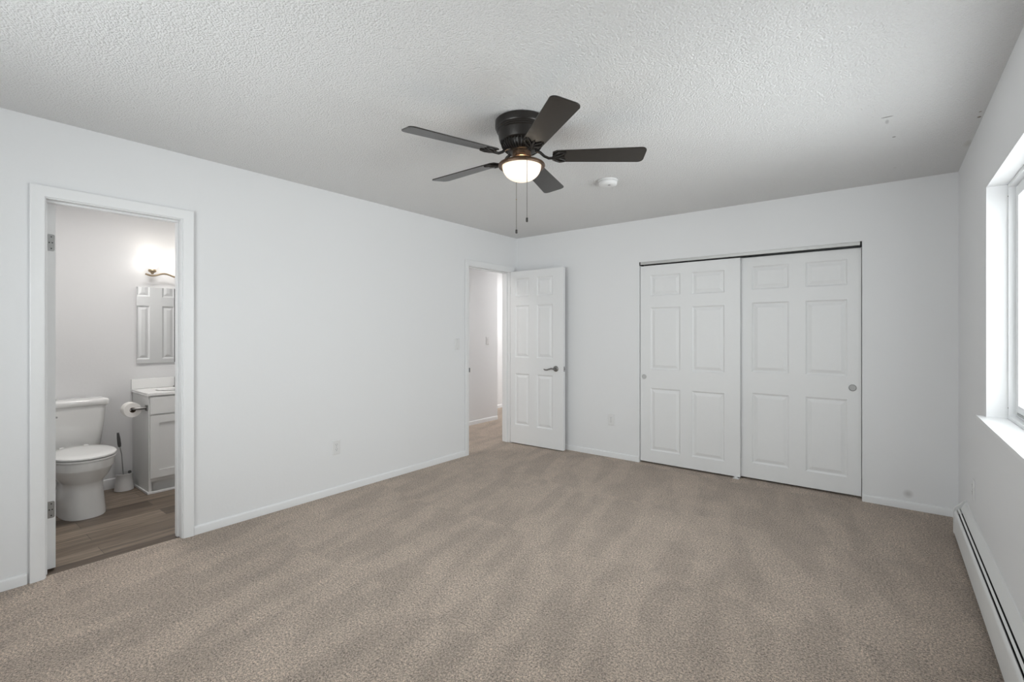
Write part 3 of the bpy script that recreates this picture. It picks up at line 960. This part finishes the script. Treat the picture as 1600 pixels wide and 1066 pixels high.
# ------------------------------------------------------------------ vanity
VX, VY0, VY1 = -1.205, 1.253, 1.863          # front plane, side plane
van = empty('vanity_cabinet', (BX, VY0, BZ))
tag(van, 'pale grey bathroom vanity cabinet with a shaker door', 'cabinet')
dx = VX - BX
ZT = .800                                     # top of box above floor
b = MB().box((.001, 0, .001), (dx, .018, ZT)).box((.001, .018, .10), (dx, VY1 - VY0, ZT)).box((.001, VY1 - VY0 - .018, .001), (dx, VY1 - VY0, .1))
b.build('body', M['cabinet'], van)
MB().box((.01, .018, .001), (dx - .055, VY1 - VY0 - .018, .0999)).build('toe_kick', M['cabinet'], van)
sm = MB().box((.012, -.011, .001), (dx + .004, -.0005, .021)).box((dx - .008, -.011, .001), (dx + .010, VY1 - VY0 + .002, .019))
sm.build('shoe_moulding', M['trim'], van, bevel=.003)


def shaker(y0, y1, z0, z1, name, st=.062):
    m = MB(); x0, x1 = dx + .0008, dx + .019
    if st:
        m.box((x0, y0, z0), (x1, y0 + st, z1)).box((x0, y1 - st, z0), (x1, y1, z1)).box((x0, y0 + st, z0), (x1, y1 - st, z0 + st)).box((x0, y0 + st, z1 - st), (x1, y1 - st, z1))
        m.box((x0, y0 + st, z0 + st), (x1 - .010, y1 - st, z1 - st))
    else:
        m.box((x0, y0, z0), (x1, y1, z1))
    return m.build(name, M['cabinet'], van)


shaker(.006, .303, .130, .640, 'door')
shaker(.307, .604, .130, .640, 'door')
shaker(.006, .604, .652, .790, 'drawer_front', 0)
top_ = empty('bathroom_countertop', (BX, VY0, BZ + ZT))
tag(top_, 'white vanity top with backsplash on the pale cabinet', 'countertop')
MB().box((.0012, -.012, .001), (dx + .024, VY1 - VY0 + .010, .026)).build('slab', M['stone'], top_, bevel=.004)
MB().box((.0012, -.012, .0265), (.018, VY1 - VY0 + .010, .112)).build('backsplash', M['stone'], top_, bevel=.003)
MB().rings([superring(.0265, .12, .40, .20, .30), superring(.030, .115, .405, .205, .30), superring(.030, .13, .39, .19, .30), superring(.0272, .14, .38, .18, .30)]).build('basin_rim', M['stone'], top_, smooth=50)
fc = empty('faucet', (BX, VY0, BZ + ZT + .0262))
tag(fc, 'dark metal faucet on the vanity top, cut off by the doorway', 'faucet')
MB().lathe([(.022, .0005), (.022, .010), (.013, .016), (.013, .085), (.010, .09)], (.075, .30, 0), n=24).tube([(.075, .30, .078), (.12, .30, .095), (.17, .30, .090), (.185, .30, .075)], .009, 10).build('spout', M['nickel'], fc, smooth=50)
MB().tube([(.075, .30, .088), (.072, .30, .104), (.105, .30, .112)], [.010, .007, .005], 10).build('lever', M['nickel'], fc, smooth=60)

# toilet paper holder on the cabinet side, and the roll on it
tp = empty('toilet_paper_holder', (-1.250, VY0 - .0005, .690))
tag(tp, 'brushed metal toilet paper holder on the side of the vanity', 'paper holder')
MB().box((-.022, -.008, -.024), (.022, 0, .024)).build('wall_plate', M['nickel'], tp, bevel=.003)
MB().tube([(0, -.006, 0), (0, -.076, 0), (-.006, -.086, 0), (-.018, -.090, 0), (-.122, -.090, 0)], [.010, .010, .010, .009, .009], 12).build('arm', M['nickel'], tp, smooth=60)
ro = empty('toilet_paper_roll', (-1.312, VY0 - .0905, .681))
tag(ro, 'white toilet paper roll on the metal holder', 'toilet paper')
m = MB()
m.lathe([(.021, -.050), (.057, -.050), (.058, -.048), (.058, .048), (.057, .050), (.021, .050)], axis='x', n=48, cap0=False, cap1=False)
m.build('paper', M['paper'], ro, smooth=40)
MB().lathe([(.0212, -.0495), (.0212, .0495), (.0190, .0495), (.0190, -.0495)], axis='x', n=32, cap0=False, cap1=False).build('core', M['card'], ro, smooth=40)

# mirrored medicine cabinet
mc = empty('medicine_cabinet', (BX, 0, 0))
tag(mc, 'mirrored medicine cabinet above the vanity, reflecting a panel door', 'mirror cabinet')
MB().box((.0006, 1.282, 1.042), (.012, 1.868, 1.700)).build('case', M['cabinet'], mc)
for k, (a, b_) in enumerate(((1.276, 1.556), (1.566, 1.874))):
    md = MB().box((.0125, a, 1.036), (.019, b_, 1.707)).build('mirror_door', M['mirror'], mc)
MB().box((.0125, 1.5562, 1.036), (.0185, 1.5658, 1.707)).build('door_gap_strip', M['slot'], mc)

# vanity light
vl = empty('vanity_light', (BX, 0, 0))
tag(vl, 'wall light with wavy metal bar and lit glass shades above the mirror', 'wall light')
pts = []
for k in range(49):
    y = 1.315 + .57 * k / 48
    pts.append((.11, y, 1.815 - .012 * math.sin((y - 1.315) / .19 * 2 * math.pi)))
MB().tube(pts, .0075, 10).build('wavy_bar', M['brass'], vl, smooth=60)
MB().box((.0006, 1.58, 1.78), (.018, 1.72, 1.85)).tube([(.015, 1.65, 1.815), (.11, 1.65, 1.815)], .012, 10).build('backplate', M['brass'], vl)
for y in (1.365, 1.60, 1.835):
    lm = empty('lamp_arm', (.11, y, 1.815)); lm.parent = vl
    MB().lathe([(.008, .0), (.012, .012), (.028, .022), (.031, .034), (.026, .044), (.018, .048)], n=24).build('socket_cup', M['brass'], lm, smooth=50)
    MB().lathe([(.018, .049), (.036, .060), (.050, .090), (.058, .165), (.055, .165), (.047, .092), (.034, .064), (.018, .053)], n=32, cap0=False, cap1=False).build('glass_shade', M['shade'], lm, smooth=50)

# ------------------------------------------------------------------ pull chains (positions from the fan centre)
F = Vector((-math.sin(R(37.99)), math.cos(R(37.99)), 0)); Rt = Vector((math.cos(R(37.99)), math.sin(R(37.99)), 0))
chain(-.0995, .0835, -.24, -.555, -.385, 'pull chain hanging behind the bowl', lead=[(-.036, .030, -.18), (-.094, .079, -.222), (-.0995, .0835, -.24)])
chain(.0974, -.0851, -.24, -.549, None, 'pull chain hanging in front of the bowl', lead=[(.037, -.033, -.18), (.092, -.080, -.222), (.0974, -.0851, -.24)])
# bulb inside the fan light; a little of it escapes over the top of the pan onto the blade roots
pl = bpy.data.lights.new('fan_bulb', 'POINT'); pl.energy = 0.35; pl.color = (1.0, 0.62, 0.32); pl.shadow_soft_size = .012
po = bpy.data.objects.new('fan_bulb', pl); COL.objects.link(po); po.location = (FX, FY, H - .222)
